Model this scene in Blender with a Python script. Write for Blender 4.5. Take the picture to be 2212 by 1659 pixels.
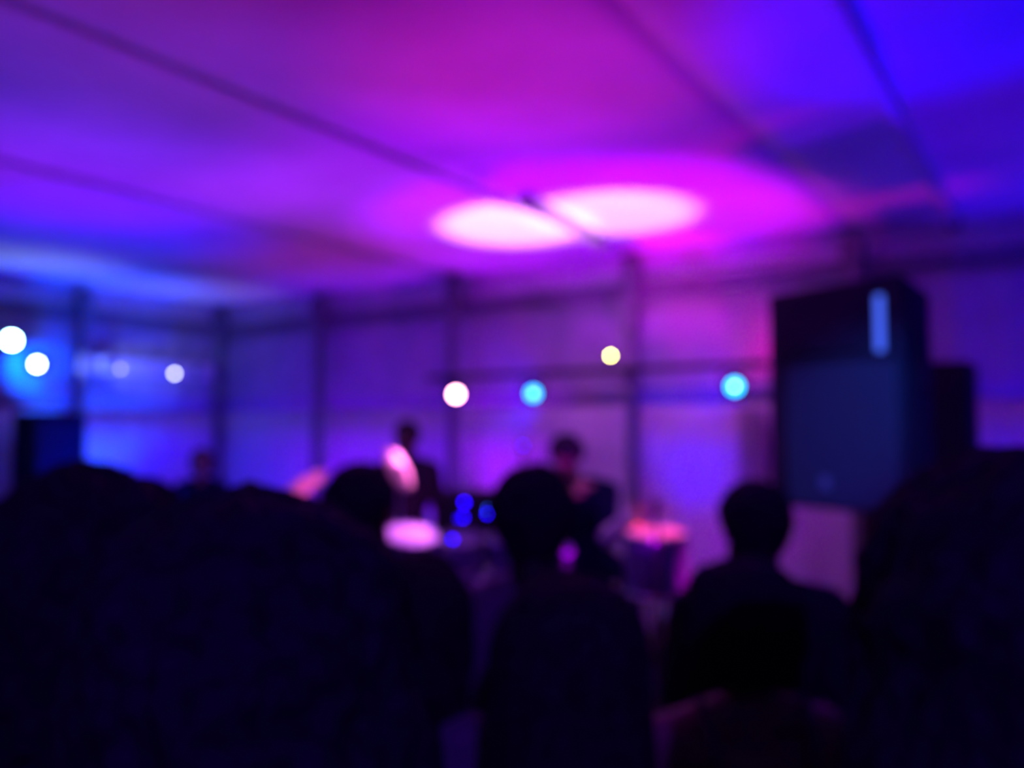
import bpy, bmesh, math, random
from mathutils import Vector, Matrix, Euler, noise

for o in list(bpy.data.objects):
    bpy.data.objects.remove(o, do_unlink=True)
random.seed(4)
scene = bpy.context.scene
COL = scene.collection
R = math.radians
PI = math.pi

# ------------------------------------------------------------------ camera
FPX, CX, CY, HOR = 1850.0, 1106.0, 829.5, 930.0
PITCH = math.atan((HOR - CY) / FPX)
EYE = Vector((0, 0, 1.75))
cd = bpy.data.cameras.new('camera')
cam = bpy.data.objects.new('camera', cd)
COL.objects.link(cam)
cam.location = EYE
cam.rotation_euler = (PI / 2 + PITCH, 0, 0)
cd.sensor_width = 36.0
cd.lens = FPX / 2212.0 * 36.0
cd.clip_start = 0.02
cd.clip_end = 60
cd.dof.use_dof = True            # the photograph is out of focus: the lens is set very near
cd.dof.focus_distance = 0.15
cd.dof.aperture_fstop = 9.1
scene.camera = cam

# ------------------------------------------------------------------ world, exposure
world = bpy.data.worlds.new('world')
scene.world = world
world.use_nodes = True
world.node_tree.nodes['Background'].inputs[0].default_value = (0.05, 0.03, 0.3, 1)
world.node_tree.nodes['Background'].inputs[1].default_value = 0.02
scene.view_settings.view_transform = 'Standard'
scene.view_settings.look = 'None'
scene.view_settings.gamma = 1
scene.view_settings.use_curve_mapping = False
scene.view_settings.exposure = 0.0

# watts per colour channel of every lamp in the tent, in the order they are built (None: as written at the lamp)
LIGHT = [
    (185, 0, 400),  # floor uplighter with magenta lens in front of the drum riser
    (1150, 410, 1040),  # floor uplighter with hot pink lens left of the drummer
    (720, 300, 680),  # floor uplighter with hot pink lens right of the drummer
    (48, 0.1, 6),  # floor uplighter with magenta lens among the audience
    (2, 0.2, 120),  # floor uplighter with violet lens behind the centre of the audience
    (67.7, 0.00, 244.2),  # floor uplighter with magenta lens left of the drum riser
    (2.9, 0.37, 275.9),  # floor uplighter with deep violet lens by the left wall
    (59.0, 2.17, 254.2),  # floor uplighter with violet lens near the left side
    (12.8, 4.85, 139.3),  # floor uplighter with blue lens near the left side
    (0, 0, 260),  # floor uplighter with deep blue lens beside the right of the audience
    (0.0, 0.00, 157.4),  # floor uplighter with blue lens near the right speaker
    (28.8, 32.42, 25.8),  # floor uplighter with pale lens beside the left wall
    (30, 22, 8),  # floor uplighter with pale lens near the corner
    (79.5, 0.00, 24.3),  # floor uplighter with violet lens right of the back wall
    (89.7, 2.09, 46.7),  # added floor uplighter with magenta lens under the middle of the ceiling
    (12.9, 0.00, 87.8),  # added floor uplighter with violet lens under the right of the ceiling
    (380, 3, 250),  # added floor uplighter with magenta lens close to the back wall, by the dark upright
    (56.8, 2.09, 51.0),  # added floor uplighter with magenta lens close to the back wall, left
    (54.8, 4.59, 100.1),  # added floor uplighter with magenta lens left of the bright ovals
    (70, 1, 60),  # added floor uplighter with pink lens right of the bright ovals
    (0.0, 0.00, 451.9),  # floor wash lamp with blue lens aimed at the left wall
    (4, 0.02, 12),  # floor wash lamp with violet lens aimed at the back wall right of the drums
    (28, 0, 190),  # floor wash lamp with violet lens aimed at the back wall behind the kit
    (0.0, 0.00, 86.3),  # floor wash lamp with blue lens aimed at the back wall behind the speakers
    (0.0, 0.00, 42.9),  # floor wash lamp with blue lens aimed into the corner
    (3, 36, 230),  # added floor fill lamp with blue lens aimed high on the left wall
    (4, 0, 90),  # added floor fill lamp with blue lens aimed high into the corner
    (0, 0, 115),  # added floor fill lamp with magenta lens aimed high on the back wall
    (34, 0, 115),  # added floor fill lamp with magenta lens aimed high at the wall above the kit
    (5, 0.2, 50),  # added floor fill lamp with blue lens aimed high on the wall by the speakers
    (240, 46, 270),  # white-hot lamp with pink rim, leftmost on the bar behind the drums
    (0.0, 0.00, 74.8),  # cyan-blue lamp on the bar, next right of the pink-white one
    (0, 0, 30),  # cyan-blue lamp at the right end of the bar, beside the tall speaker
    (13.0, 0.00, 4.9),  # small pink lamp hidden behind the left edge of the tall speaker
    (151.3, 4.32, 0.0),  # small orange lamp added unseen behind the tall speaker, turned towards the drums
    (0, 14, 190),  # bright cyan-white lamp at the left edge of the picture
    (13.6, 19.69, 75.0),  # white lamp just right of and below the bright cyan one
    (540, 60, 340),  # black lamp added out of view over the audience, aimed at the left cymbal
    (3.6, 27.74, 234.3),  # black lamp added out of view over the audience, aimed at the tall speaker
    (20, 2, 150),  # unseen fill lamp added at the rear of the tent with a dim deep blue beam
]
_li = [0]

_f = Vector((0, math.cos(PITCH), math.sin(PITCH)))
_u = Vector((0, -math.sin(PITCH), math.cos(PITCH)))


def ray(px, py):
    return _f + Vector((1, 0, 0)) * ((px - CX) / FPX) - _u * ((py - CY) / FPX)


def at(px, py, y):
    d = ray(px, py)
    return EYE + d * (y / d.y)


def on_z(px, py, z):
    d = ray(px, py)
    return EYE + d * ((z - EYE.z) / d.z)


# ------------------------------------------------------------------ room frame
ZC = 3.0                                      # ceiling
YAW = -R(33)
U = Vector((math.cos(YAW), math.sin(YAW), 0))  # along the back wall, to the right
N = Vector((math.sin(YAW), -math.cos(YAW), 0))  # out of the back wall, towards the audience
P0 = on_z(480, 663, ZC)
P0.z = 0


def rm(a, b, z=0.0):
    return P0 + U * a + N * b + Vector((0, 0, z))


def ab(p):
    d = p - P0
    return d.dot(U), d.dot(N)


def on_plane(px, py, p, n):
    d = ray(px, py)
    return EYE + d * ((p - EYE).dot(n) / d.dot(n))


def on_back(px, py, b=0.0):
    return on_plane(px, py, rm(0, b), N)


def on_left(px, py, a=0.0):
    return on_plane(px, py, rm(a, 0), U)


# ------------------------------------------------------------------ materials
def mat(name, col, rough=0.6, metal=0.0, emit=0.0, ecol=None, nscale=0, namt=0.0, bump=0.0, bscale=60, spec=0.3, trans=0.0):
    m = bpy.data.materials.new(name)
    m.use_nodes = True
    nt = m.node_tree
    b = nt.nodes['Principled BSDF']
    b.inputs['Base Color'].default_value = (*col, 1)
    b.inputs['Roughness'].default_value = rough
    b.inputs['Metallic'].default_value = metal
    b.inputs['Specular IOR Level'].default_value = spec
    if trans:
        b.inputs['Transmission Weight'].default_value = trans
    if emit:
        b.inputs['Emission Color'].default_value = (*(ecol or col), 1)
        b.inputs['Emission Strength'].default_value = emit
    if nscale or bump:
        tc = nt.nodes.new('ShaderNodeTexCoord')
    if nscale:
        nz = nt.nodes.new('ShaderNodeTexNoise')
        nz.inputs['Scale'].default_value = nscale
        nz.inputs['Detail'].default_value = 4
        rp = nt.nodes.new('ShaderNodeValToRGB')
        rp.color_ramp.elements[0].color = (*[c * (1 - namt) for c in col], 1)
        rp.color_ramp.elements[1].color = (*[min(1, c * (1 + namt)) for c in col], 1)
        rp.color_ramp.elements[0].position = 0.3
        rp.color_ramp.elements[1].position = 0.7
        nt.links.new(tc.outputs['Object'], nz.inputs['Vector'])
        nt.links.new(nz.outputs['Fac'], rp.inputs['Fac'])
        nt.links.new(rp.outputs['Color'], b.inputs['Base Color'])
    if bump:
        n2 = nt.nodes.new('ShaderNodeTexNoise')
        n2.inputs['Scale'].default_value = bscale
        bp = nt.nodes.new('ShaderNodeBump')
        bp.inputs['Strength'].default_value = bump
        bp.inputs['Distance'].default_value = 0.01
        nt.links.new(tc.outputs['Object'], n2.inputs['Vector'])
        nt.links.new(n2.outputs['Fac'], bp.inputs['Height'])
        nt.links.new(bp.outputs['Normal'], b.inputs['Normal'])
    return m


MT = {
    'ceiling': mat('ceiling_fabric', (.80, .78, .80), .95, nscale=3, namt=.06, bump=.15, bscale=25, spec=.05),
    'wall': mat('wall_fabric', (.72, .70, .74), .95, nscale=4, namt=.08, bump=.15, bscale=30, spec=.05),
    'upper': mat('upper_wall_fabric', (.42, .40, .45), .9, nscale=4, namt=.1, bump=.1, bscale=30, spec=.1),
    'outer': mat('outer_sheet', (.3, .3, .32), .9, nscale=2, namt=.1),
    'rafter': mat('white_fabric_sleeve', (.76, .74, .76), .8, nscale=20, namt=.1, bump=.1),
    'frame': mat('grey_aluminium', (.22, .22, .24), .7, .2, nscale=20, namt=.2),
    'floor': mat('dark_floor', (.03, .028, .03), .7, nscale=6, namt=.4, bump=.2),
    'black': mat('black_plastic', (.012, .012, .014), .6, nscale=30, namt=.3, bump=.1, bscale=200),
    'blackmetal': mat('black_metal', (.02, .02, .022), .45, .5, nscale=30, namt=.2),
    'cab': mat('cabinet_paint', (.032, .024, .034), .8, nscale=40, namt=.3, bump=.3, bscale=150, spec=.1),
    'grille': mat('speaker_grille', (.04, .05, .06), .75, nscale=90, namt=.3, bump=.3, bscale=300, spec=.2),
    'badge': mat('grey_badge', (.16, .18, .2), .5, nscale=50, namt=.1),
    'chrome': mat('chrome', (.75, .75, .78), .18, 1.0, nscale=30, namt=.04),
    'brass': mat('cymbal_bronze', (.85, .62, .42), .6, .35, nscale=14, namt=.12, bump=.1, bscale=90),
    'drumhead': mat('white_drum_skin', (.82, .80, .78), .6, nscale=8, namt=.06),
    'shell': mat('blue_drum_shell', (.10, .06, .22), .4, nscale=6, namt=.3),
    'wood': mat('painted_boards', (.05, .04, .05), .7, nscale=12, namt=.3, bump=.2),
    'stick': mat('drumstick_wood', (.5, .36, .2), .6, nscale=30, namt=.15),
    'skin': mat('skin', (.34, .19, .14), .55, nscale=14, namt=.1, spec=.3),
    'skindark': mat('skin_brown', (.045, .026, .022), .55, nscale=14, namt=.1, spec=.2),
    'eye': mat('eye', (.3, .3, .3), .3, nscale=60, namt=.1),
    'hairblack': mat('black_hair', (.022, .014, .030), .8, nscale=60, namt=.5, bump=.4, bscale=180, spec=.08),
    'hairbrown': mat('dark_brown_hair', (.026, .017, .026), .8, nscale=60, namt=.5, bump=.4, bscale=180, spec=.08),
    'darkcloth': mat('dark_cloth', (.028, .021, .040), .95, nscale=40, namt=.3, bump=.3, bscale=220, spec=.05),
    'navy': mat('navy_cloth', (.010, .010, .05), .95, nscale=40, namt=.3, bump=.3, bscale=220, spec=.05),
    'greycloth': mat('grey_cloth', (.16, .13, .16), .95, nscale=40, namt=.2, bump=.3, bscale=220, spec=.05),
    'palecloth': mat('pale_cloth', (.6, .6, .66), .95, nscale=40, namt=.2, bump=.3, bscale=220, spec=.05),
    'shoe': mat('shoe_leather', (.012, .01, .012), .5, nscale=30, namt=.3),
    'board': mat('white_board', (.75, .75, .75), .6, nscale=8, namt=.05),
    'rubber': mat('rubber', (.01, .01, .01), .8, nscale=30, namt=.2),
}


def lens_mat(name, col, s):
    return mat(name, (.02, .02, .02), .3, emit=s, ecol=col, nscale=10, namt=.1)


# ------------------------------------------------------------------ mesh builder
class MB:
    def __init__(s):
        s.v = []
        s.f = []
        s.sm = []

    def add(s, vs, fs, smooth=True, mtx=None):
        k = len(s.v)
        for p in vs:
            p = Vector(p)
            s.v.append(mtx @ p if mtx else p)
        for f in fs:
            s.f.append(tuple(i + k for i in f))
            s.sm.append(smooth)
        return s

    def box(s, c, d, rz=0.0, rx=0.0, ry=0.0, bev=0.0):
        m = Matrix.Translation(Vector(c)) @ Euler((rx, ry, rz)).to_matrix().to_4x4()
        bm = bmesh.new()
        bmesh.ops.create_cube(bm, size=1.0)
        for v in bm.verts:
            v.co = Vector((v.co.x * d[0], v.co.y * d[1], v.co.z * d[2]))
        if bev:
            bmesh.ops.bevel(bm, geom=list(bm.edges), offset=bev, segments=2, affect='EDGES', profile=.7)
        bm.verts.index_update()
        s.add([v.co.copy() for v in bm.verts], [[v.index for v in f.verts] for f in bm.faces], False, m)
        bm.free()
        return s

    def prism(s, poly, z0, z1, mtx=None):
        n = len(poly)
        vs = [(p[0], p[1], z0) for p in poly] + [(p[0], p[1], z1) for p in poly]
        fs = [tuple(range(n))[::-1], tuple(range(n, 2 * n))]
        for i in range(n):
            j = (i + 1) % n
            fs.append((i, j, n + j, n + i))
        return s.add(vs, fs, False, mtx)

    def cyl(s, a, b, r0, r1=None, seg=16, caps=True, smooth=True):
        r1 = r0 if r1 is None else r1
        a = Vector(a)
        b = Vector(b)
        q = (b - a).to_track_quat('Z', 'Y').to_matrix()
        vs = []
        for p, r in ((a, r0), (b, r1)):
            for i in range(seg):
                t = 2 * PI * i / seg
                vs.append(p + q @ Vector((r * math.cos(t), r * math.sin(t), 0)))
        fs = [(i, (i + 1) % seg, seg + (i + 1) % seg, seg + i) for i in range(seg)]
        s.add(vs, fs, smooth)
        if caps:
            s.add(vs, [tuple(range(seg))[::-1], tuple(range(seg, 2 * seg))], False)
        return s

    def tube(s, pts, r, seg=8):
        for i in range(len(pts) - 1):
            s.cyl(pts[i], pts[i + 1], r, r, seg)
        for p in pts[1:-1]:
            s.ell(p, (r, r, r), seg=seg)
        return s

    def ell(s, c, rad, rot=None, seg=14, rings=9):
        m = Matrix.Translation(Vector(c))
        if rot:
            m = m @ Euler(rot).to_matrix().to_4x4()
        vs = [(0, 0, rad[2])]
        for i in range(1, rings):
            t = PI * i / rings
            for j in range(seg):
                p = 2 * PI * j / seg
                vs.append((rad[0] * math.sin(t) * math.cos(p), rad[1] * math.sin(t) * math.sin(p), rad[2] * math.cos(t)))
        vs.append((0, 0, -rad[2]))
        L = len(vs) - 1
        fs = [(0, 1 + j, 1 + (j + 1) % seg) for j in range(seg)]
        for i in range(rings - 2):
            for j in range(seg):
                a = 1 + i * seg + j
                b = 1 + i * seg + (j + 1) % seg
                fs.append((a, a + seg, b + seg, b))
        k = 1 + (rings - 2) * seg
        fs += [(L, k + (j + 1) % seg, k + j) for j in range(seg)]
        return s.add(vs, fs, True, m)

    def cap(s, a, b, ra, rb, seg=14):
        """tapered limb with rounded ends"""
        s.cyl(a, b, ra, rb, seg)
        s.ell(a, (ra,) * 3, seg=seg)
        s.ell(b, (rb,) * 3, seg=seg)
        return s

    def lathe(s, prof, mtx=None, seg=32):
        vs = []
        for r, z in prof:
            for i in range(seg):
                t = 2 * PI * i / seg
                vs.append((r * math.cos(t), r * math.sin(t), z))
        fs = []
        for k in range(len(prof) - 1):
            for i in range(seg):
                j = (i + 1) % seg
                fs.append((k * seg + i, k * seg + j, (k + 1) * seg + j, (k + 1) * seg + i))
        return s.add(vs, fs, True, mtx)

    def grid(s, fn, nu, nv, smooth=True):
        vs = [fn(i / nu, j / nv) for j in range(nv + 1) for i in range(nu + 1)]
        fs = [(j * (nu + 1) + i, j * (nu + 1) + i + 1, (j + 1) * (nu + 1) + i + 1, (j + 1) * (nu + 1) + i) for j in range(nv) for i in range(nu)]
        return s.add(vs, fs, smooth)

    def mesh(s, name):
        me = bpy.data.meshes.new(name)
        me.from_pydata([tuple(v) for v in s.v], [], s.f)
        me.polygons.foreach_set('use_smooth', s.sm)
        me.validate()
        me.update()
        return me


def link(name, me, m, parent=None):
    if isinstance(me, MB):
        me = me.mesh(name)
    if m is not None:
        me.materials.clear()
        me.materials.append(MT[m] if isinstance(m, str) else m)
    o = bpy.data.objects.new(name, me)
    COL.objects.link(o)
    if parent:
        o.parent = parent
    return o


def tag(o, label, cat, group=None):
    o['label'] = label
    o['category'] = cat
    if group:
        o['group'] = group
    return o


def thing(name, label, cat, loc=(0, 0, 0), rz=0.0, group=None):
    o = bpy.data.objects.new(name, None)
    o.empty_display_size = .1
    COL.objects.link(o)
    o.location = loc
    o.rotation_euler = (0, 0, rz)
    return tag(o, label, cat, group)


def struct(name, me, m, parent=None, loc=None, rz=0.0):
    o = link(name, me, m, parent)
    if not parent:
        o['kind'] = 'structure'
        if loc is not None:
            o.location = loc
        o.rotation_euler = (0, 0, rz)
    return o


def modded(mb, mods, name='tmp'):
    """evaluate modifiers on a temporary object and return the finished mesh"""
    me = mb.mesh(name)
    o = bpy.data.objects.new(name, me)
    COL.objects.link(o)
    for typ, kw in mods:
        md = o.modifiers.new(typ, typ)
        for k, v in kw.items():
            setattr(md, k, v)
    dg = bpy.context.evaluated_depsgraph_get()
    dg.update()
    out = bpy.data.meshes.new_from_object(o.evaluated_get(dg))
    bpy.data.objects.remove(o, do_unlink=True)
    bpy.data.meshes.remove(me)
    out.polygons.foreach_set('use_smooth', [True] * len(out.polygons))
    return out


def fuse(mb, voxel=.006, smooth=3, dec=.4):
    return modded(mb, [('REMESH', dict(mode='VOXEL', voxel_size=voxel)),
                       ('SMOOTH', dict(factor=.5, iterations=smooth)),
                       ('DECIMATE', dict(ratio=dec))])


# ------------------------------------------------------------------ lamps (fixtures with their own light)
def spot_light(parent, aim_local, col, power, angle, blend=.6, radius=.03, start=(0, 0, 0)):
    ld = bpy.data.lights.new('spot', 'SPOT')
    e = LIGHT[_li[0]] if _li[0] < len(LIGHT) else None
    _li[0] += 1
    if e:
        power = max(max(e), .001)
        col = tuple(c / power for c in e)
    ld.color = col
    ld.energy = power
    ld.spot_size = R(angle)
    ld.spot_blend = blend
    ld.shadow_soft_size = radius
    o = bpy.data.objects.new('spot', ld)
    COL.objects.link(o)
    o.parent = parent
    o.location = start
    o.rotation_euler = (Vector(aim_local) - Vector(start)).to_track_quat('-Z', 'Y').to_euler()
    return o


UPL = 'floor uplighters shining on the tent lining'


def par_mb(parent, q, r=.07, L=.18, lens=None):
    """can along local axis q (Matrix, +Z = beam), fixed in parent at its origin"""
    b = MB()
    b.lathe([(.001, -L * .6), (r * .55, -L * .6), (r * .8, -L * .45), (r * .95, -L * .1), (r, L * .4), (r * .86, L * .4), (r * .8, L * .3)], q, 24)
    link('can', b, 'blackmetal', parent)
    l = MB()
    l.lathe([(.0005, L * .32), (r * .5, L * .325), (r * .8, L * .30)], q, 24)
    link('lens', l, lens, parent)
    y = MB()
    for sx in (-1, 1):
        y.add([Vector(p) for p in [(sx * r * 1.05, -.012, 0), (sx * r * 1.05, .012, 0), (sx * r * 1.05, .012, -r * 1.9), (sx * r * 1.05, -.012, -r * 1.9),
                                   (sx * r * 1.1, -.012, 0), (sx * r * 1.1, .012, 0), (sx * r * 1.1, .012, -r * 1.9), (sx * r * 1.1, -.012, -r * 1.9)]],
              [(0, 1, 2, 3), (7, 6, 5, 4), (0, 4, 5, 1), (1, 5, 6, 2), (2, 6, 7, 3), (3, 7, 4, 0)], False)
    y.box((0, 0, -r * 1.9), (r * 2.2, .024, .006))
    return y


def uplighter(label, loc, target, col, power, angle, blend=.7, lensc=None, radius=.05):
    root = thing('uplighter', label, 'stage light', loc, 0, UPL)
    c = Vector((0, 0, .16))
    t = Vector(target) - Vector(loc)
    d = (t - c)
    q = Matrix.Translation(c) @ d.to_track_quat('Z', 'Y').to_matrix().to_4x4()
    y = par_mb(root, q, .07, .18, lens_mat('uplight_lens', lensc or col, 3.0))
    o = link('bracket', y, 'blackmetal', root)
    o.location = c
    b = MB().box((0, 0, .011), (.2, .16, .022), bev=.004)
    link('base', b, 'black', root)
    sp = spot_light(root, t, col, power, angle, blend, radius, c + d.normalized() * .09)
    return root


# ================================================================== THE TENT
LA, LB = 12.5, 10.5       # room size along the back wall and towards the audience
BAY = None
# columns of the frame on the back wall, found from where they meet the ceiling
cols_px = [(710, 636), (1000, 601), (1380, 556), (1850, 499)]
ca = [ab(on_back(x, y))[0] for x, y in cols_px]
BAY = (ca[3] - ca[1]) / 2
print('bay', BAY, ca)
col_as = [ca[1] - BAY, ca[1], ca[2], ca[3], ca[3] + BAY, ca[3] + 2 * BAY, ca[3] + 3 * BAY]
edges = [0.0] + col_as + [LA]

fl = MB().box((0, 0, -.05), (LA + .4, LB + .4, .1))
struct('floor', fl, 'floor', loc=rm(LA / 2, LB / 2, 0), rz=YAW)

ceil = MB().box((LA / 2, -LB / 2, .16), (LA + .3, LB + .3, .04))
ceiling = struct('ceiling', ceil, 'outer', loc=rm(0, 0, ZC), rz=YAW)
# fabric lengths of the lining hung between the rafters, each sagging a little
for k in range(len(edges) - 1):
    a0, a1 = edges[k] + .001, edges[k + 1] - .001
    b = MB()

    def fn(i, j, a0=a0, a1=a1, k=k):
        x = a0 + (a1 - a0) * i
        y = -LB * j
        sag = .014 * math.sin(PI * i) ** 2 * min(1, (a1 - a0) / 1.2)
        wr = .006 * noise.noise(Vector((x * 1.2, y * .8, k)))
        return Vector((x, y, .016 - sag + wr))
    b.grid(fn, 14, 40)
    o = link('ceiling_panel', modded(b, [('SOLIDIFY', dict(thickness=.006, offset=1))]), 'ceiling', ceiling)

ZR = EYE.z + (ZC - EYE.z) * .0973 / .12     # eave rail
ZM = 1.93                                   # join between the lower and the upper wall sheet
Tw = .04


def wall(name, p, rz, length, segs):
    w = struct(name, MB().box((length / 2, .10, ZC / 2 + .05), (length, .03, ZC + .1)), 'outer', loc=p, rz=rz)

    def sheet(x0, x1, z0, z1, amp, m, nm, ph):
        b = MB()

        def fn(i, j):
            x = x0 + (x1 - x0) * i
            z = z0 + (z1 - z0) * j
            y = amp * math.sin(x * 23 + ph + .6 * math.sin(z * 2 + ph)) * (1 - .5 * j) + .3 * amp * noise.noise(Vector((x * 3, z * 2, ph)))
            return Vector((x, y - .0, z))
        b.grid(fn, max(6, int((x1 - x0) * 26)), 6)
        link(nm, modded(b, [('SOLIDIFY', dict(thickness=.006, offset=1))]), m, w)
    for k in range(len(segs) - 1):
        x0, x1 = segs[k] + .003, segs[k + 1] - .003
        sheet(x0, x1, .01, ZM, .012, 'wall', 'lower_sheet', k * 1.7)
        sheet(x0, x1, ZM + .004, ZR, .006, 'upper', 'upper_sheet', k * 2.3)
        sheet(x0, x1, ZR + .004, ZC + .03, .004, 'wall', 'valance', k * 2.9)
    return w


wb = wall('wall_back', rm(0, 0), YAW, LA, edges)
nseg = 7
lw = wall('wall_left', rm(0, LB), YAW + PI / 2, LB, [LB * i / nseg for i in range(nseg + 1)])
struct('wall_right', MB().box((LB / 2, .05, ZC / 2 + .05), (LB, .06, ZC + .1)), 'wall', loc=rm(LA, 0), rz=YAW - PI / 2)
struct('wall_front', MB().box((LA / 2, .05, ZC / 2 + .05), (LA, .06, ZC + .1)), 'wall', loc=rm(LA, LB), rz=YAW + PI)

# eave rails
struct('trim_1', MB().box((LA / 2, -.045, ZR), (LA - .1, .05, .085), bev=.006), 'frame', loc=rm(0, 0), rz=YAW)
struct('trim_2', MB().box((LB / 2, -.045, ZR), (LB - .1, .05, .085), bev=.006), 'frame', loc=rm(0, LB), rz=YAW + PI / 2)


def tent_column(p, label, rz=YAW, grp='upright legs of the tent frame'):
    root = thing('tent_column', label, 'tent pole', p, rz, grp)
    link('upright', MB().box((0, 0, (ZC - .02) / 2 + .01), (.072, .06, ZC - .06), bev=.008), 'frame', root)
    link('foot_plate', MB().box((0, 0, .008), (.2, .16, .016), bev=.003), 'frame', root)
    b = MB().box((0, -.0, ZC - .14), (.13, .09, .12), bev=.006)
    link('sleeve', b, 'frame', root)
    return root


names = ['grey tent upright left of the drummer stands, third bay from the corner',
         'grey tent upright just right of the corner, beside the pink cymbal',
         'grey tent upright rising behind the pink-white stage lamp',
         'darkest grey tent upright, beside the small yellow lamp and right of the drummer',
         'grey tent upright whose top shows above the tall speaker',
         'grey tent upright on the back wall beyond the right speaker stack',
         'grey tent upright on the back wall, outside the frame on the right',
         'grey tent upright nearest the right-hand wall']
for k, a in enumerate(col_as):
    tent_column(rm(a, .13), names[k + 1])
tent_column(rm(.09, .09), 'grey tent upright standing in the corner of the two walls')
# left wall uprights
al = ab(on_left(165, 617))[1]
for b_, lb in ((al, 'grey tent upright on the blue left wall above the dark cabinet'), (al + 2.4, 'grey tent upright on the left wall, outside the frame')):
    tent_column(rm(.13, b_), lb, YAW + PI / 2)

# rafters running from the back wall over the audience
a4 = ab(on_back(2068, 474))[0]
for a, lb, w_, h_ in ((col_as[1], 'thin pale rafter under the lining ending above the pink-white lamp', .03, .012),
                      (col_as[2], 'pale rafter crossing the ceiling between the two bright ovals', .04, .016),
                      (a4, 'pale rafter at the top right of the ceiling, by the pure blue pool of light', .04, .03)):
    root = thing('tent_rafter', lb, 'tent rafter', rm(a, .1, ZC - (.04 if a == a4 else .002) - h_ / 2), YAW, 'rafters under the tent lining')
    link('beam', MB().box((0, -(LB - .3) / 2, 0), (w_, LB - .3, h_), bev=.006), 'rafter', root)
    link('end_bracket', MB().box((0, -.05, -.01), (.08, .1, .05), bev=.005), 'frame', root)

_a, _b = on_z(1128, 436, ZC - .05), on_z(1300, 528, ZC - .05)
root = thing('ceiling_strut', 'short dark strut under the lining dividing the two bright ovals', 'tent strut', _a)
link('bar', MB().cyl((0, 0, 0), _b - _a, .026, seg=14), 'frame', root)
for f in (.04, .96):
    link('hanger', MB().cyl((_b - _a) * f, (_b - _a) * f + Vector((0, 0, .045)), .012, seg=10), 'frame', root)

# ================================================================== FLOOR UPLIGHTERS
MAG = (1.0, .03, .70)
PNK = (1.0, .10, .75)
BLU = (.03, .01, 1.0)
VIO = (.35, .015, 1.0)


def up(label, px, py, dx, dy, z0, col, power, rad, blend=.8, lensc=None, r=.05):
    """px,py: where the pool of light is centred on the ceiling; dx,dy: lamp offset from below it"""
    t = on_z(px, py, ZC)
    loc = Vector((t.x + dx, t.y + dy, z0))
    ang = 2 * math.degrees(math.atan(rad / (ZC - z0 - .16)))
    return uplighter(label, loc, t, col, power, ang, blend, lensc, r)


#LIGHTS
up('floor uplighter with magenta lens in front of the drum riser', 1275, 480, 0, -1.3, 0, (1, .03, .80), 420, 1.50, .5)
up('floor uplighter with hot pink lens left of the drummer', 1118, 488, -.15, -1.35, 0, (1, .16, .85), 1300, .52, .6)
up('floor uplighter with hot pink lens right of the drummer', 1322, 463, .1, -1.2, 0, (1, .15, .88), 850, .54, .6)
up('floor uplighter with magenta lens among the audience', 900, 40, .1, .2, 0, (1, .004, .50), 60, 2.2, 1)
up('floor uplighter with violet lens behind the centre of the audience', 1300, 150, .1, .2, 0, (.75, .004, 1), 90, 1.6, 1)
up('floor uplighter with magenta lens left of the drum riser', 1000, 400, -.1, -.8, 0, (1, .01, .8), 90, 1.5, 1)
up('floor uplighter with deep violet lens by the left wall', 200, 500, .2, -.2, 0, (.2, .0, 1), 90, 1.5, 1)
up('floor uplighter with violet lens near the left side', 170, 395, .2, .0, 0, (.42, .02, 1), 190, 1.5, 1)
up('floor uplighter with blue lens near the left side', 130, 180, .3, .0, 0, (.09, .03, 1), 75, 1.6, 1)
up('floor uplighter with deep blue lens beside the right of the audience', 2010, 40, .0, .0, 0, (.05, .0, 1), 420, .85, .7)
up('floor uplighter with blue lens near the right speaker', 2150, 330, 1.3, -.6, 0, (.10, .01, 1), 60, 2.0, 1)
up('floor uplighter with pale lens beside the left wall', 70, 572, .35, -.3, 0, (.30, .25, 1), 130, .9, 1)
up('floor uplighter with pale lens near the corner', 420, 632, .35, -.2, 0, (.45, .30, .7), 70, 1.1, 1)
up('floor uplighter with violet lens right of the back wall', 1690, 400, -.2, -.9, 0, (.8, .01, .75), 60, 1.3, 1)


up('added floor uplighter with magenta lens under the middle of the ceiling', 1150, 190, 0, .1, 0, (1, .01, .8), 60, 1.0, 1)  # this run of uplighters is added, unseen, to fill in ceiling colour
up('added floor uplighter with violet lens under the right of the ceiling', 1900, 300, -.5, -1.2, 0, (.6, .01, .8), 40, 1.2, 1)
up('added floor uplighter with magenta lens close to the back wall, by the dark upright', 1420, 535, .1, -1.3, 0, (1, .03, .9), 90, .6, 1)
up('added floor uplighter with magenta lens close to the back wall, left', 820, 575, 0, -.9, 0, (.8, .01, .9), 60, 1.7, 1)
up('added floor uplighter with magenta lens left of the bright ovals', 740, 440, 0, -.3, 0, (1, .02, .9), 60, 1.2, 1)
up('added floor uplighter with pink lens right of the bright ovals', 1610, 462, 0, -.5, 0, (1, .03, .9), 90, .85, 1)


RZ = .34


def wall_wash(label, px, py, back, off, z0, col, power, ang, blend=1):
    t = on_back(px, py) if back else on_left(px, py)
    n = N if back else U
    loc = t + n * off
    a_, b_ = ab(loc)
    loc.z = RZ if (3.35 < a_ < 5.5 and b_ < 2.05) else 0
    return uplighter(label, loc, t, col, power, ang, blend)


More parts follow.
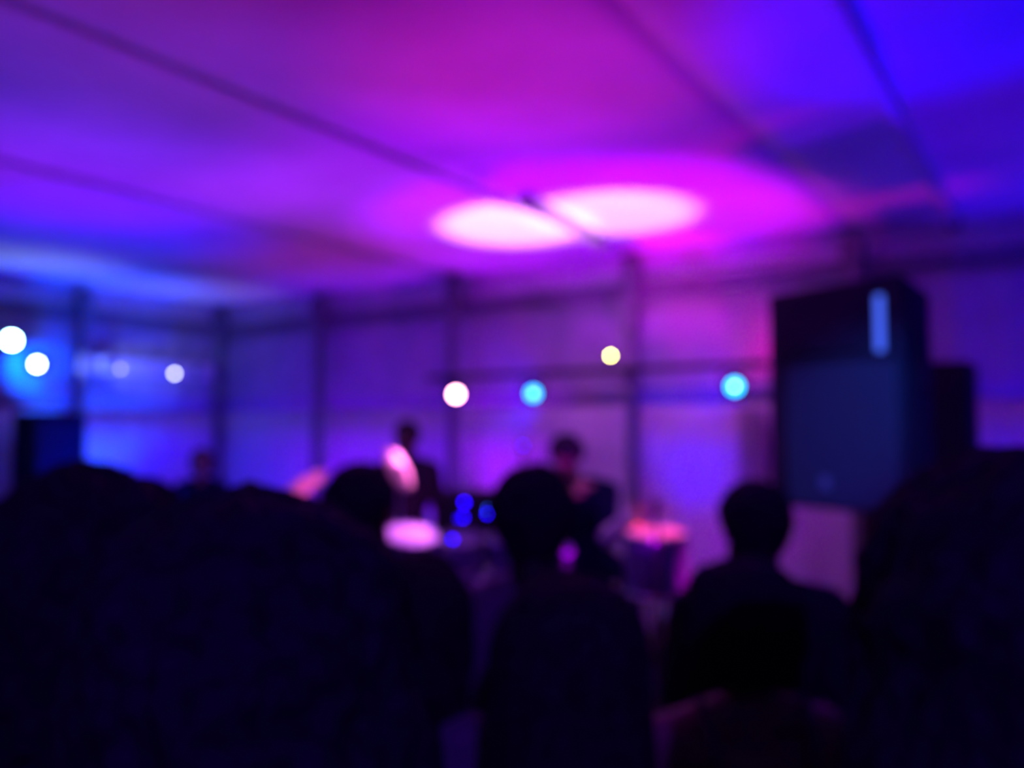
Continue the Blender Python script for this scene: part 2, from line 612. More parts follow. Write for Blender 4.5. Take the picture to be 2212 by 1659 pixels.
wall_wash('floor wash lamp with blue lens aimed at the left wall', 130, 850, 0, 1.5, 0, (.0, .02, 1), 330, 80)
wall_wash('floor wash lamp with violet lens aimed at the back wall right of the drums', 1560, 1000, 1, .85, 0, (.22, .004, 1), 60, 90)
wall_wash('floor wash lamp with violet lens aimed at the back wall behind the kit', 800, 980, 1, 1.2, 0, (.12, .0, 1), 26, 95)
wall_wash('floor wash lamp with blue lens aimed at the back wall behind the speakers', 2210, 900, 1, 1.3, 0, (.05, .0, 1), 70, 80)
wall_wash('floor wash lamp with blue lens aimed into the corner', 560, 900, 1, 1.2, 0, (.015, .02, 1), 40, 85)
wall_wash('added floor fill lamp with blue lens aimed high on the left wall', 180, 700, 0, 1.1, 0, (.05, .04, 1), 200, 60)  # the high washes are added, unseen, to bring up the upper wall colour
wall_wash('added floor fill lamp with blue lens aimed high into the corner', 450, 740, 0, 1.2, 0, (.05, .04, 1), 100, 60)
wall_wash('added floor fill lamp with magenta lens aimed high on the back wall', 1500, 680, 1, .6, 0, (1, .02, 1), 80, 60)
wall_wash('added floor fill lamp with magenta lens aimed high at the wall above the kit', 1090, 740, 1, .5, RZ, (.7, .02, 1), 80, 60)
wall_wash('added floor fill lamp with blue lens aimed high on the wall by the speakers', 2230, 640, 1, 1.0, 0, (.1, .02, 1), 60, 60)

# ================================================================== LIGHTING BAR AND ITS LAMPS
bb = .42       # distance of the bar from the back wall
pL, pR = on_back(925, 846, bb), on_back(1660, 836, bb)
zb = (pL.z + pR.z) / 2 + .125
a0, _ = ab(pL)
a1, _ = ab(pR)
root = thing('lighting_bar', 'long dark bar behind the drums that carries the coloured stage lamps', 'lighting bar', rm(a0, bb, zb), YAW)
link('bar', MB().cyl((0, 0, 0), (a1 - a0, 0, 0), .022, seg=14), 'blackmetal', root)
for xx in (col_as[1] - a0, col_as[2] - a0):
    link('bracket', MB().box((xx, (bb - .165) / 2, 0), (.035, bb - .165, .035), bev=.004), 'blackmetal', root)


def stage_lamp(label, px, py, lcol, ls, rad, aim, col, power, ang, b=bb, blend=.9, r=.075, left=False, hang=True, lensr=None, core=0, cs=20, pos=None):
    p = Vector(pos) if pos else (on_left(px, py, b) if left else on_back(px, py, b))
    root = thing('stage_lamp', label, 'stage light', p, 0)
    toc = (Vector(aim) - p) if pos else (EYE - p)
    q = toc.to_track_quat('Z', 'Y').to_matrix().to_4x4()
    L = .17 * r / .075
    b_ = MB()
    b_.lathe([(.001, -L * .95), (r * .5, -L * .95), (r * .8, -L * .8), (r * .95, -L * .4), (r, .012), (r * .9, .012), (r * .85, 0)], q, 24)
    link('can', b_, 'blackmetal', root)
    l = MB()
    lr = lensr or rad
    l.lathe([(.0005, .006), (lr * .6, .005), (lr, .001)], q, 24)
    link('lens', l, lens_mat('lamp_lens', lcol, ls), root)
    rim = MB()
    rim.lathe([(lr, .001), (r * .86, -.001)], q, 24)
    link('reflector', rim, 'blackmetal', root)
    if core:
        link('bulb', MB().ell(q @ Vector((0, 0, .008)), (core, core, core), seg=10, rings=6), lens_mat('bulb_glow', (1, 1, 1), cs), root)
    if hang:
        yk = MB()
        s = q.to_3x3() @ Vector((1, 0, 0))
        s.z = 0
        s.normalize()
        bk = q.to_3x3() @ Vector((0, 0, -.07))
        for sx in (-1, 1):
            e = s * sx * r * 1.1 + bk
            yk.tube([e, e + Vector((0, 0, .095)), bk * .2 + Vector((0, 0, .1)) + s * sx * .01], .006, 6)
        link('yoke', yk, 'blackmetal', root)
    if left or pos or (px > 1700):
        t0 = q.to_3x3() @ Vector((0, 0, -.07)) + Vector((0, 0, .09 if hang else 0))
        if pos:
            t1 = Vector((t0.x, t0.y, ZC - .01 - p.z))
        else:
            bb_ = ab(p)[0 if left else 1] - .08
            t1 = t0 - (U if left else N) * bb_
        link('mount_arm', MB().cyl(t0, t1, .008, seg=10), 'blackmetal', root)
    if power:
        spot_light(root, Vector(aim) - p, col, power, ang, blend, .03, q @ Vector((0, 0, .05)) + (Vector(aim) - p).normalized() * (r + .06))
    return root


stage_lamp('white-hot lamp with pink rim, leftmost on the bar behind the drums', 985, 852, (1, .36, .5), 36, .038,
           at(862, 1105, 5.2), (1, .10, .42), 60, 30)
stage_lamp('cyan-blue lamp on the bar, next right of the pink-white one', 1152, 850, (.0, .42, 1), 6, .044,
           on_back(1075, 855), (.08, .0, 1), 26, 100, core=.007, cs=12)
stage_lamp('cyan-blue lamp at the right end of the bar, beside the tall speaker', 1587, 835, (.0, .45, 1), 7, .044,
           on_back(1500, 825), (.08, .0, 1), 26, 100, core=.008, cs=14)
yl = stage_lamp('small pale yellow lamp above the bar, left of the dark upright', 1319, 768, (1, .90, .22), 55, .010,
                on_back(1319, 768), (1, .9, .4), 0, 60, r=.03, hang=False)
pz = on_back(1319, 768, bb)
link('stem', MB().cyl((0, 0, zb - pz.z), (0, 0, -.02), .006, seg=8), 'blackmetal', yl)

# pink lamp high on the wall behind the speaker
stage_lamp('small pink lamp hidden behind the left edge of the tall speaker', 1760, 800, (1, .1, .3), 4, .03,
           on_back(1600, 730), (1, .01, .20), 16, 80, b=.35)
stage_lamp('small orange lamp added unseen behind the tall speaker, turned towards the drums', 1790, 720, (1, .3, .1), 3, .03,
           at(1418, 1142, 4.95), (1, .07, .10), 60, 16, b=.5)  # added behind the cabinet to tint the tom skin orange

# left wall lamps and the pale board
p0, p1 = on_left(178, 784, .12), on_left(462, 806, .12)
zb2 = (p0.z + p1.z) / 2
b0, b1 = ab(p0)[1], ab(p1)[1]
root = thing('light_board', 'pale horizontal board on the blue left wall with two round lamps', 'shelf', rm(.09, b0, zb2), YAW + PI / 2)
link('board', MB().box(((b0 - b1) / 2, 0, 0), (b0 - b1, .03, .135), bev=.004), 'board', root)
for xx in (.2, (b0 - b1) - .2):
    link('bracket', MB().box((xx, -.04, 0), (.03, .05, .08)), 'frame', root)
stage_lamp('bright cyan-white lamp at the left edge of the picture', 25, 735, (.45, 1, 1), 60, .045, on_left(70, 800), (.0, .40, 1), 60, 75, b=.35, left=True)
stage_lamp('white lamp just right of and below the bright cyan one', 80, 787, (.75, 1, .95), 35, .03, on_left(250, 790, .1), (.45, .40, 1), 60, 34, b=.35, left=True)
stage_lamp('faint round lamp in front of the pale board, left of two', 260, 797, (.62, .62, 1), 6, .016, on_left(260, 797), (.6, .6, 1), 0, 40, b=.25, left=True, hang=False, r=.035)
stage_lamp('round white lamp in front of the pale board, right of two', 377, 807, (.75, .75, 1), 15, .018, on_left(377, 807), (.6, .6, 1), 0, 40, b=.25, left=True, hang=False, r=.035)

stage_lamp('black lamp added out of view over the audience, aimed at the left cymbal', 0, 0, (1, .2, .4), 1.5, .03,
           at(652, 1047, 5.15), (1, .2, .4), 60, 12, pos=(-.75, 1.85, 2.80))  # added out of frame to brighten the left cymbal
stage_lamp('black lamp added out of view over the audience, aimed at the tall speaker', 0, 0, (.02, .1, 1), 1.5, .03,
           at(1815, 950, 3.4), (.02, .1, 1), 60, 24, pos=(.95, 1.45, 2.80))  # added out of frame to turn the grille blue

stage_lamp('unseen fill lamp added at the rear of the tent with a dim deep blue beam', 0, 0, (.1, .0, 1), 1, .03,
           (.3, 4.2, .6), (.12, .02, 1), 40, 120, pos=(.2, -2.4, 2.80))  # added behind the camera to lift the dark foreground shapes

# ================================================================== SPEAKERS
zt, zl = 2.325, 1.44
A, B, C_, D_ = Vector((1.09, 3.62)), Vector((1.417, 3.09)), Vector((1.76, 3.58)), Vector((1.42, 4.02))
cen = (A + B + C_ + D_) / 4
ex = (B - A).normalized()
fa = math.atan2(ex.y, ex.x)
sx, sy = (A + B) / 2
root = thing('loudspeaker', 'tall black loudspeaker with a glowing blue vertical strip and bluish grille', 'speaker', (sx, sy, zl), fa)
W_ = (B - A).length


def loc2(p):
    d = p - (A + B) / 2
    return (d.dot(ex), d.dot(Vector((-ex.y, ex.x))))


H_ = zt - zl
cab = MB().prism([loc2(A), loc2(B), loc2(C_), loc2(D_)], 0, H_)
link('cabinet', modded(cab, [('BEVEL', dict(width=.012, segments=2))]), 'cab', root)
link('grille', MB().box((.040, -.012, H_ * .335), (W_ * .80, .02, H_ * .63), bev=.008), 'grille', root)
for zz in (H_ * .335 - H_ * .32, H_ * .335 + H_ * .32):
    link('grille_rail', MB().box((.02, -.014, zz), (W_ * .88, .026, .012)), 'cab', root)
horn = MB()
horn.box((-.06, -.006, H_ * .82), (W_ * .62, .01, H_ * .24), bev=.003)
horn.box((-.06, -.012, H_ * .82), (W_ * .46, .01, H_ * .15), bev=.003)
link('horn_panel', horn, 'cab', root)
link('glow_strip', MB().box((W_ * .36, -.010, H_ * .80), (.030, .012, .21), bev=.005), mat('blue_strip', (.05, .05, .1), .4, emit=1.1, ecol=(.06, .14, 1.0), nscale=20, namt=.1), root)['label'] = 'glowing pale blue vertical strip'  # vertical strip given its own blue glow
link('badge', MB().box((-.02, -.025, H_ * .12), (.04, .006, .05), bev=.002), 'badge', root)
sd = MB()
c1, c2 = loc2(B), loc2(C_)
mx, my = (c1[0] + c2[0]) / 2, (c1[1] + c2[1]) / 2
ang_s = math.atan2(c2[1] - c1[1], c2[0] - c1[0])
sd.box((mx + .006, my, H_ * .6), (.2, .012, .1), rz=ang_s, bev=.004)
link('side_handle', sd, 'black', root)

stx, sty = at(1885, 1150, 3.6).x, 3.6
root = thing('speaker_stand', 'black tripod stand carrying the tall loudspeaker, mostly hidden by the big head', 'stand', (stx, sty, 0))
link('pole', MB().cyl((0, 0, .25), (0, 0, zl), .018, seg=14), 'blackmetal', root)
link('collar', MB().cyl((0, 0, .85), (0, 0, .95), .032, seg=14), 'black', root)
link('mount_plate', MB().box((0, 0, zl - .006), (.16, .16, .01)), 'blackmetal', root)
for k in range(3):
    t = k * 2 * PI / 3 + .4
    e = Vector((math.cos(t) * .5, math.sin(t) * .5, .015))
    lg = link('leg', MB().cyl((0, 0, .8), e, .012, seg=10), 'blackmetal', root)
    link('rubber_foot', MB().ell(e, (.02, .02, .015)), 'rubber', lg)
    link('brace', MB().cyl((0, 0, .3), e * .55 + Vector((0, 0, .36)), .006, seg=8), 'blackmetal', root)


def cabinet_box(name, label, loc, rz, w, d, h, grp=None):
    root = thing(name, label, 'speaker', loc, rz, grp)
    link('cabinet', MB().box((0, 0, h / 2), (w, d, h), bev=.012), 'cab', root)
    link('grille', MB().box((0, -d / 2 - .006, h / 2), (w * .9, .014, h * .88), bev=.004), 'cab', root)
    for s in (-1, 1):
        link('handle', MB().box((s * (w / 2 + .004), 0, h * .62), (.01, .14, .07), bev=.003), 'blackmetal', root)
    return root


e = at(2108, 785, 4.25)
w2 = .52
ctr = Vector((e.x, e.y, 0)) - U * w2 / 2 - N * .0
cabinet_box('subwoofer', 'large black bass speaker cabinet on the floor behind the tall loudspeaker', (ctr.x, ctr.y, 0), YAW, w2, .5, .98)
cabinet_box('stacked_loudspeaker', 'dark speaker cabinet stacked behind and right of the tall loudspeaker', (ctr.x, ctr.y, .982), YAW, w2 - .02, .46, e.z - .982)

# dark cabinet at the far left and a grey curtain strip
q = at(108, 892, 6.75)
root = thing('dark_cabinet', 'tall dark cabinet against the blue left wall under the bright lamps', 'cabinet', (q.x, q.y, 0), YAW + PI / 2)
wq = .32
link('body', MB().box((0, 0, q.z / 2), (.4, wq, q.z), bev=.01), 'navy', root)
dr = link('door', MB().box((0, wq * -.5 - .01, q.z / 2), (.37, .02, q.z * .94), bev=.004), 'navy', root)
link('handle', MB().cyl((.14, wq * -.5 - .04, q.z * .5), (.14, wq * -.5 - .04, q.z * .62), .008), 'frame', dr)

q0, q1 = on_back(1594, 900, .05), on_back(1652, 900, .05)
aa0, aa1 = ab(q0)[0], ab(q1)[0]
b = MB()
b.grid(lambda i, j: Vector((aa0 + (aa1 - aa0) * i, -.05 - .014 * math.sin(i * 28), .02 + (ZM - .06) * j)), 24, 4)
link('curtain_strip', modded(b, [('SOLIDIFY', dict(thickness=.006))]), 'upper', wb)

# ================================================================== DRUM KIT ON A RISER
RZ = .34
rc = at(1075, 1300, 5.55)
riser_c = rm(4.44, 1.18)
root = thing('drum_riser', 'low dark platform carrying the drum kit and drummer', 'platform', riser_c, YAW)
link('deck', MB().box((0, 0, RZ - .03), (2.04, 1.60, .06), bev=.006), 'wood', root)
for x in (-.96, .96):
    for y in (-.74, .74):
        link('leg', MB().box((x, y, (RZ - .06) / 2), (.06, .06, RZ - .06)), 'blackmetal', root)
link('skirt', MB().box((0, -.79, (RZ - .06) / 2 + .005), (1.98, .02, RZ - .07)), 'black', root)


def tripod(root, h, r=.011, spread=.26):
    link('pole', MB().cyl((0, 0, .12), (0, 0, h), r, seg=12), 'chrome', root)
    for k in range(3):
        t = k * 2 * PI / 3 + .5
        e = Vector((math.cos(t) * spread, math.sin(t) * spread, .012))
        lg = link('leg', MB().tube([Vector((0, 0, .36)), e], .007), 'chrome', root)
        link('rubber_foot', MB().ell(e, (.014, .014, .012)), 'rubber', lg)
    link('clamp', MB().cyl((0, 0, h * .55), (0, 0, h * .55 + .05), r * 1.7, seg=12), 'chrome', root)


def cym_mb(r, q):
    return MB().lathe([(.006, .030), (r * .09, .029), (r * .17, .018), (r * .2, .010), (r * .6, .004), (r, -.010), (r, -.0125), (r * .6, .001), (r * .2, .007), (.006, .026)], q, 40)


def cymbal(label, px, py, y, r, nrm, bz):
    p = at(px, py, y)
    root = thing('cymbal_stand', label, 'cymbal', (p.x, p.y, bz))
    h = p.z - bz
    tripod(root, h - .03)
    q = Matrix.Translation((0, 0, h)) @ Vector(nrm).to_track_quat('Z', 'Y').to_matrix().to_4x4()
    link('cymbal', cym_mb(r, q), 'brass', root)
    link('wing_nut', MB().cyl(q @ Vector((0, 0, -.03)), q @ Vector((0, 0, .05)), .007, seg=10), 'chrome', root)
    return root


cymbal('pink-lit crash cymbal left of the crew-cut head, tilted up to the right', 652, 1047, 5.15, .155, (-.46, -.36, .81), 0)
cymbal('bright pink steeply tilted cymbal just right of the crew-cut head', 864, 1012, 5.5, .155, (.86, -.26, .44), RZ)


def drum(root, c, r, h, rot, head='drumhead', shell='shell', seg=36):
    q = Matrix.Translation(Vector(c)) @ Euler(rot).to_matrix().to_4x4()
    link('shell', MB().lathe([(r, -h / 2), (r * 1.004, 0), (r, h / 2)], q, seg), shell, root)
    for s, nm in ((1, 'batter_head'), (-1, 'resonant_head')):
        link(nm, MB().lathe([(.0005, s * (h / 2 + .004)), (r * .9, s * (h / 2 + .004)), (r * 1.01, s * (h / 2))], q, seg), head, root)
        link('hoop', MB().lathe([(r * 1.03, s * (h / 2 - .018)), (r * 1.05, s * (h / 2 - .018)), (r * 1.05, s * (h / 2 + .012)), (r * 1.02, s * (h / 2 + .012)), (r * 1.03, s * (h / 2 - .018))], q, seg), 'chrome', root)
    for k in range(8):
        t = k * PI / 4
        v = [q @ Vector((r * 1.045 * math.cos(t), r * 1.045 * math.sin(t), z)) for z in (-h / 2, h / 2)]
        b = MB().cyl(v[0], v[1], .004, seg=6)
        m_ = (v[0] + v[1]) / 2
        b.ell(m_, (.012, .012, .02), seg=8, rings=6)
        link('lug', b, 'chrome', root)


# snare
p = at(884, 1160, 5.0)
root = thing('snare_drum', 'white-hot pink-lit drum below the steep cymbal', 'drum', (p.x, p.y, RZ))
drum(root, (0, 0, p.z - RZ - .05), .155, .13, (R(16), R(8), 0))
tripod(root, p.z - RZ - .12)
# floor tom
p = at(1418, 1142, 4.95)
root = thing('floor_tom', 'purple drum with orange-lit skin beside the drummer', 'drum', (p.x, p.y, RZ))
ht = p.z - RZ
drum(root, (0, 0, ht - .19), .175, .34, (R(6), 0, 0))
for k in range(3):
    t = k * 2 * PI / 3 + .5
    x, y = .19 * math.cos(t), .19 * math.sin(t)
    lg = link('leg', MB().tube([Vector((x, y, ht - .1)), Vector((x, y, .16)), Vector((x * 1.2, y * 1.2, .015))], .007), 'chrome', root)
    link('rubber_foot', MB().ell((x * 1.2, y * 1.2, .014), (.014,) * 3), 'rubber', lg)
# bass drum with two toms
p = at(1046, 1300, 5.27)
root = thing('bass_drum', 'dark purple bass drum with two mounted toms, seen between two heads', 'drum', (p.x, p.y, RZ))
drum(root, (0, 0, .27), .25, .40, (R(90), 0, 0), head='shell')
for s, (dx, rr) in enumerate(((-.14, .13), (.16, .14))):
    q = (dx, .05, .66)
    b = MB().tube([Vector((dx * .2, .05, .50)), Vector((dx * .3, .05, .57)), Vector((dx * .5, .05, .62))], .011)
    m_ = link('tom_mount', b, 'chrome', root)
    t_ = link('tom', MB().lathe([(rr, -.1), (rr * 1.003, 0), (rr, .1), (.001, .101), (.001, .101)], Matrix.Translation(q) @ Euler((R(16), 0, 0)).to_matrix().to_4x4()), 'shell', root)
    for z in (-.09, .1):
        link('hoop', MB().lathe([(rr * 1.02, z - .012), (rr * 1.05, z - .012), (rr * 1.05, z + .012), (rr * 1.02, z + .012)], Matrix.Translation(q) @ Euler((R(16), 0, 0)).to_matrix().to_4x4()), 'chrome', t_)
for s in (-1, 1):
    link('spur', MB().tube([Vector((s * .26, -.12, .25)), Vector((s * .36, -.2, .012))], .008), 'chrome', root)

# drum stool
DY = 5.62
dp = at(1268, 930, DY)
root = thing('drum_stool', 'round dark stool the drummer sits on', 'stool', (dp.x + .02, DY + .02, RZ))
link('seat', MB().lathe([(.001, .50), (.13, .50), (.16, .485), (.165, .46), (.155, .43), (.001, .43)], None, 28), 'black', root)
link('post', MB().cyl((0, 0, .1), (0, 0, .44), .014), 'chrome', root)
for k in range(3):
    t = k * 2 * PI / 3
    link('leg', MB().tube([Vector((0, 0, .3)), Vector((math.cos(t) * .24, math.sin(t) * .24, .012))], .008), 'chrome', root)

# rack added behind the kit to carry glowing beads for blue chrome reflections
q = at(1015, 1060, 5.95)
root = thing('equipment_rack', 'dark equipment rack added to carry small glowing blue glints behind the drums', 'equipment', (q.x, q.y, RZ))
hq = q.z - RZ
wq = .36
link('case', MB().box((0, 0, hq / 2), (wq, .34, hq), bev=.008), 'cab', root)
for k in range(5):
    link('module', MB().box((0, -.176, .06 + k * (hq - .08) / 5 + .05), (wq * .9, .02, (hq - .12) / 5 - .012), bev=.003), 'blackmetal', root)
bl = mat('blue_glint_glow', (.01, .01, .1), .3, emit=34, ecol=(.015, .0, 1), nscale=20, namt=.1)  # emission stands in for blue reflections in chrome hardware
cl = mat('cyan_glint_glow', (.01, .01, .1), .3, emit=14, ecol=(.01, .12, 1), nscale=20, namt=.1)
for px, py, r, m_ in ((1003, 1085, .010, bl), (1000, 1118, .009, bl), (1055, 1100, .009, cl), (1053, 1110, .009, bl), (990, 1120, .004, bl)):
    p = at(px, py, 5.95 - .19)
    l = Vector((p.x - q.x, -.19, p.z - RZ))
    link('blue_glint', MB().ell(l, (r, .008, r), seg=10, rings=6), m_, root)  # glowing bead in place of a chrome reflection


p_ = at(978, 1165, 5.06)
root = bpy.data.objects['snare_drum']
link('blue_glint', MB().ell(p_ - root.location, (.008, .008, .008), seg=10, rings=6), bl, root)  # bead glows for a blue reflection on the drum hardware
link('glint_clip', MB().cyl(p_ - root.location + Vector((0, .004, -.004)), p_ - root.location + Vector((-.085, .02, -.045)), .005, seg=8), 'blackmetal', root)  # clip added only to hold the reflection bead


def mic_stand(label, px, py, y, base_z=0.0, ball='badge', glint_m=None):
    p = at(px, py, y)
    root = thing('microphone_stand', label, 'microphone stand', (p.x, p.y, base_z))
    h = p.z - base_z
    link('pole', MB().cyl((0, 0, .02), (0, 0, h - .08), .009, seg=10), 'blackmetal', root)
    link('base', MB().lathe([(.001, .03), (.11, .02), (.125, .008), (.125, 0), (.001, 0)]), 'blackmetal', root)
    m_ = MB().cyl((0, .10, h - .09), (0, .01, h - .01), .012, .02, seg=12)
    link('microphone', m_, 'black', root)
    link('grille_ball', MB().ell((0, 0, h), (.027, .027, .03)), ball, root)
    if glint_m:
        link('blue_glint', MB().ell((0, -.03, h + .0), (.007, .006, .007), seg=8, rings=6), glint_m, root)  # glowing bead for a blue reflection, set on the microphone
    return root


dimb = mat('dim_blue_glint_glow', (.01, .01, .1), .3, emit=22, ecol=(.05, .01, 1), nscale=20, namt=.1)  # emission painted in for a dim blue chrome reflection
mic_stand('microphone on an added stand with a small glowing blue glint, left of the drummer', 1130, 962, 5.9, RZ, 'black', dimb)
mic_stand('dark microphone on a stand just above the orange-lit drum', 1420, 1090, 4.55, RZ, 'black')
mic_stand('pale microphone on a thin stand below the drummer', 1225, 1188, 3.9, 0, 'palecloth')

# ================================================================== PEOPLE
def hand(mb, w, d, side, curl=.5):
    """hand at wrist w pointing along d; palm plus five bent fingers"""
    d = Vector(d).normalized()
    up_ = Vector((0, 1, 0)) if abs(d.y) < .8 else Vector((0, 0, 1))
    inn = Vector((-side, 0, 0))                    # palm faces the thigh
    inn = (inn - d * inn.dot(d)).normalized()
    fr = d.cross(inn) * side
    if fr.dot(up_) < 0:
        fr = -fr
    for k in range(4):
        o = fr * (.027 - .018 * k)
        root_ = w + d * .085 + o
        mb.cap(w + d * .015 + o * .7, root_, .013, .011, 10)
        L = (.036, .040, .037, .029)[k]
        p1 = root_ + (d + inn * curl * .5).normalized() * L
        p2 = p1 + (d + inn * curl * 1.5).normalized() * L * .62
        p3 = p2 + (d * .7 + inn * curl * 2).normalized() * L * .5
        mb.cap(root_, p1, .0095, .0085, 8)
        mb.cap(p1, p2, .0085, .0078, 8)
        mb.cap(p2, p3, .0078, .0065, 8)
    t0 = w + d * .03 + fr * .03
    t1 = t0 + (d * .7 + fr * .6 + inn * .4).normalized() * .036
    t2 = t1 + (d + fr * .15 + inn * .35).normalized() * .028
    mb.cap(w + d * .015 + fr * .012, t0, .014, .012, 8)
    mb.cap(t0, t1, .011, .0095, 8)
    mb.cap(t1, t2, .0095, .0075, 8)


def head_mb(mb, c, tilt=0.0, s=1.0):
    """skull, face, ears; c = head centre, facing +Y"""
    b = MB()
    b.ell((0, -.012, .028), (.077, .096, .088), seg=24, rings=16)
    b.ell((0, .018, -.03), (.062, .072, .075), seg=20, rings=14)
    b.ell((0, .05, -.085), (.030, .026, .022))              # chin
    for sx_ in (-1, 1):
        b.ell((sx_ * .040, .035, -.060), (.024, .045, .025), (R(-25), 0, 0))   # jaw
        b.ell((sx_ * .036, .066, -.020), (.022, .016, .017))  # cheek
        b.ell((sx_ * .030, .080, .022), (.024, .011, .008))  # brow
        b.ell((sx_ * .078, -.005, -.008), (.007, .018, .030), (R(-12), 0, sx_ * R(-18)))  # ear
        b.ell((sx_ * .082, -.010, .004), (.006, .012, .018))
        b.ell((sx_ * .009, .094, -.028), (.008, .009, .007))  # nostrils
    b.cap((0, .084, .010), (0, .103, -.024), .008, .0105, 10)
    b.ell((0, .086, -.050), (.022, .010, .0055))
    b.ell((0, .084, -.059), (.019, .010, .006))
    m = Matrix.Translation(Vector(c)) @ Euler((tilt, 0, 0)).to_matrix().to_4x4() @ Matrix.Scale(s, 4)
    mb.add(b.v, b.f, True, m)


STAND = dict(hipz=.93, hipw=.09, knee=[(.10, .015, .50)] * 2, ankle=[(.11, -.02, .085)] * 2,
             spine=[(0, 0, .95), (0, .01, 1.12), (0, 0, 1.30), (0, -.01, 1.46)], sh=.185,
             head=(0, .012, 1.632), elbow=[(.245, -.03, 1.13)] * 2, wrist=[(.255, .05, .89)] * 2, hd=[(0.0, .25, -1)] * 2)


def mir(p, i):
    p = Vector(p)
    return Vector((p.x * (1 if i else -1), p.y, p.z))


def body(P, fem=False):
    k = .93 if fem else 1.0
    mb = MB()
    sp = [Vector(p) for p in P['spine']]
    mb.ell(sp[0], (.160 * (1.02 if fem else 1), .108, .11), seg=20)
    mb.cap(sp[0], sp[1], .115, .105)
    mb.ell((sp[0] + sp[1]) / 2, (.145 * k, .098, .12), seg=20)
    mb.ell((sp[1] + sp[2]) / 2, (.150 * k, .100, .15), seg=20)
    mb.ell(sp[2], (.168 * k, .112, .15), seg=20)
    if fem:
        for s in (-1, 1):
            mb.ell(sp[2] + Vector((s * .07, .085, -.02)), (.055, .05, .055))
    mb.cap(sp[3] + Vector((0, -.01, -.04)), Vector(P['head']) + Vector((0, -.02, -.05)), .062 * k, .054 * k)
    for i in (0, 1):
        s = 1 if i else -1
        shp = sp[3] + Vector((s * P['sh'] * k, .0, -.045))
        mb.cap(sp[3] + Vector((s * .04, -.01, .0)), shp, .052, .056 * k)
        mb.cap(sp[2] + Vector((s * .08, -.02, .06)), shp, .07, .055)
        el, wr = mir(P['elbow'][i], i), mir(P['wrist'][i], i)
        mb.cap(shp, el, .052 * k, .038 * k)
        mb.ell(shp.lerp(el, .45), (.047 * k, .05 * k, .07))
        mb.cap(el, el.lerp(wr, .35), .037 * k, .040 * k)
        mb.cap(el.lerp(wr, .3), wr, .040 * k, .026 * k)
        hdv = Vector(P['hd'][i])
        hand(mb, wr, (hdv.x * s, hdv.y, hdv.z), s, P.get('curl', .45))
        hp = Vector((s * P['hipw'], sp[0].y, P['hipz'] - .02))
        kn, an = mir(P['knee'][i], i), mir(P['ankle'][i], i)
        mb.cap(hp, kn, .088, .056)
        mb.cap(kn, kn.lerp(an, .35), .055, .058)
        mb.cap(kn.lerp(an, .35), an, .056, .038)
        fd = Vector((s * .15, 1, 0)).normalized()
        hl = an + Vector((0, -.03, -.045))
        mb.cap(hl, hl + fd * .10, .034, .034)
        mb.cap(hl + fd * .08, hl + fd * .19 + Vector((0, 0, -.01)), .036, .024)
        mb.cap(an, hl + fd * .05, .038, .036)
    head_mb(mb, P['head'], P.get('tilt', 0))
    return fuse(mb, .0055, 3, .22)


def shirt(P, fem=False, sleeve=2, low=False):
    """sleeve 0 none, 1 short, 2 long; low: leaves the upper back bare"""
    k = .93 if fem else 1.0
    g = .016
    mb = MB()
    sp = [Vector(p) for p in P['spine']]
    mb.ell(sp[0] + Vector((0, 0, .02)), (.172, .124, .13), seg=20)
    mb.cap(sp[0], sp[1], .128, .12)
    mb.ell((sp[0] + sp[1]) / 2, (.158 * k + .006, .116, .15), seg=20)
    mb.ell((sp[1] + sp[2]) / 2, (.150 * k + g, .100 + g, .17), seg=20)
    mb.ell(sp[2] + Vector((0, 0, -.05 if low else 0)), (.168 * k + g, .112 + g, .12 if low else .16), seg=20)
    if fem:
        for s in (-1, 1):
            mb.ell(sp[2] + Vector((s * .07, .085, -.02)), (.064, .06, .064))
    for i in (0, 1):
        s = 1 if i else -1
        shp = sp[3] + Vector((s * P['sh'] * k, .0, -.045))
        if low:
            q_ = [sp[2] + Vector((s * .09, -.115, -.01)), sp[2] + Vector((s * .10, -.118, .07)), sp[3] + Vector((s * .11, -.085, -.02)), sp[3] + Vector((s * .112, -.03, .038)), sp[3] + Vector((s * .11, .03, .01))]
            for u_ in range(4):
                mb.cap(q_[u_], q_[u_ + 1], .013, .013)
            mb.cap(sp[2] + Vector((s * .09, .10, .02)), sp[3] + Vector((s * .11, -.02, .035)), .012, .010)
            continue
        mb.cap(sp[3] + Vector((s * .055, -.012, -.004)), shp, .060, .068 * k)
        mb.cap(sp[2] + Vector((s * .08, -.02, .06)), shp, .086, .068)
        el, wr = mir(P['elbow'][i], i), mir(P['wrist'][i], i)
        if sleeve == 1:
            mb.cap(shp, shp.lerp(el, .5), .068 * k, .066 * k)
        if sleeve == 2:
            mb.cap(shp, el, .068 * k, .054 * k)
            mb.cap(el, wr.lerp(el, .06), .054 * k, .037 * k)
    return fuse(mb, .009, 3, .35)


def trousers(P):
    mb = MB()
    sp = Vector(P['spine'][0])
    mb.ell(sp + Vector((0, 0, -.02)), (.176, .126, .11), seg=20)
    for i in (0, 1):
        s = 1 if i else -1
        hp = Vector((s * P['hipw'], sp.y, P['hipz'] - .02))
        kn, an = mir(P['knee'][i], i), mir(P['ankle'][i], i)
        mb.cap(hp, kn, .104, .072)
        mb.cap(kn, an + Vector((0, 0, .03)), .074, .056)
    return fuse(mb, .009, 3, .35)


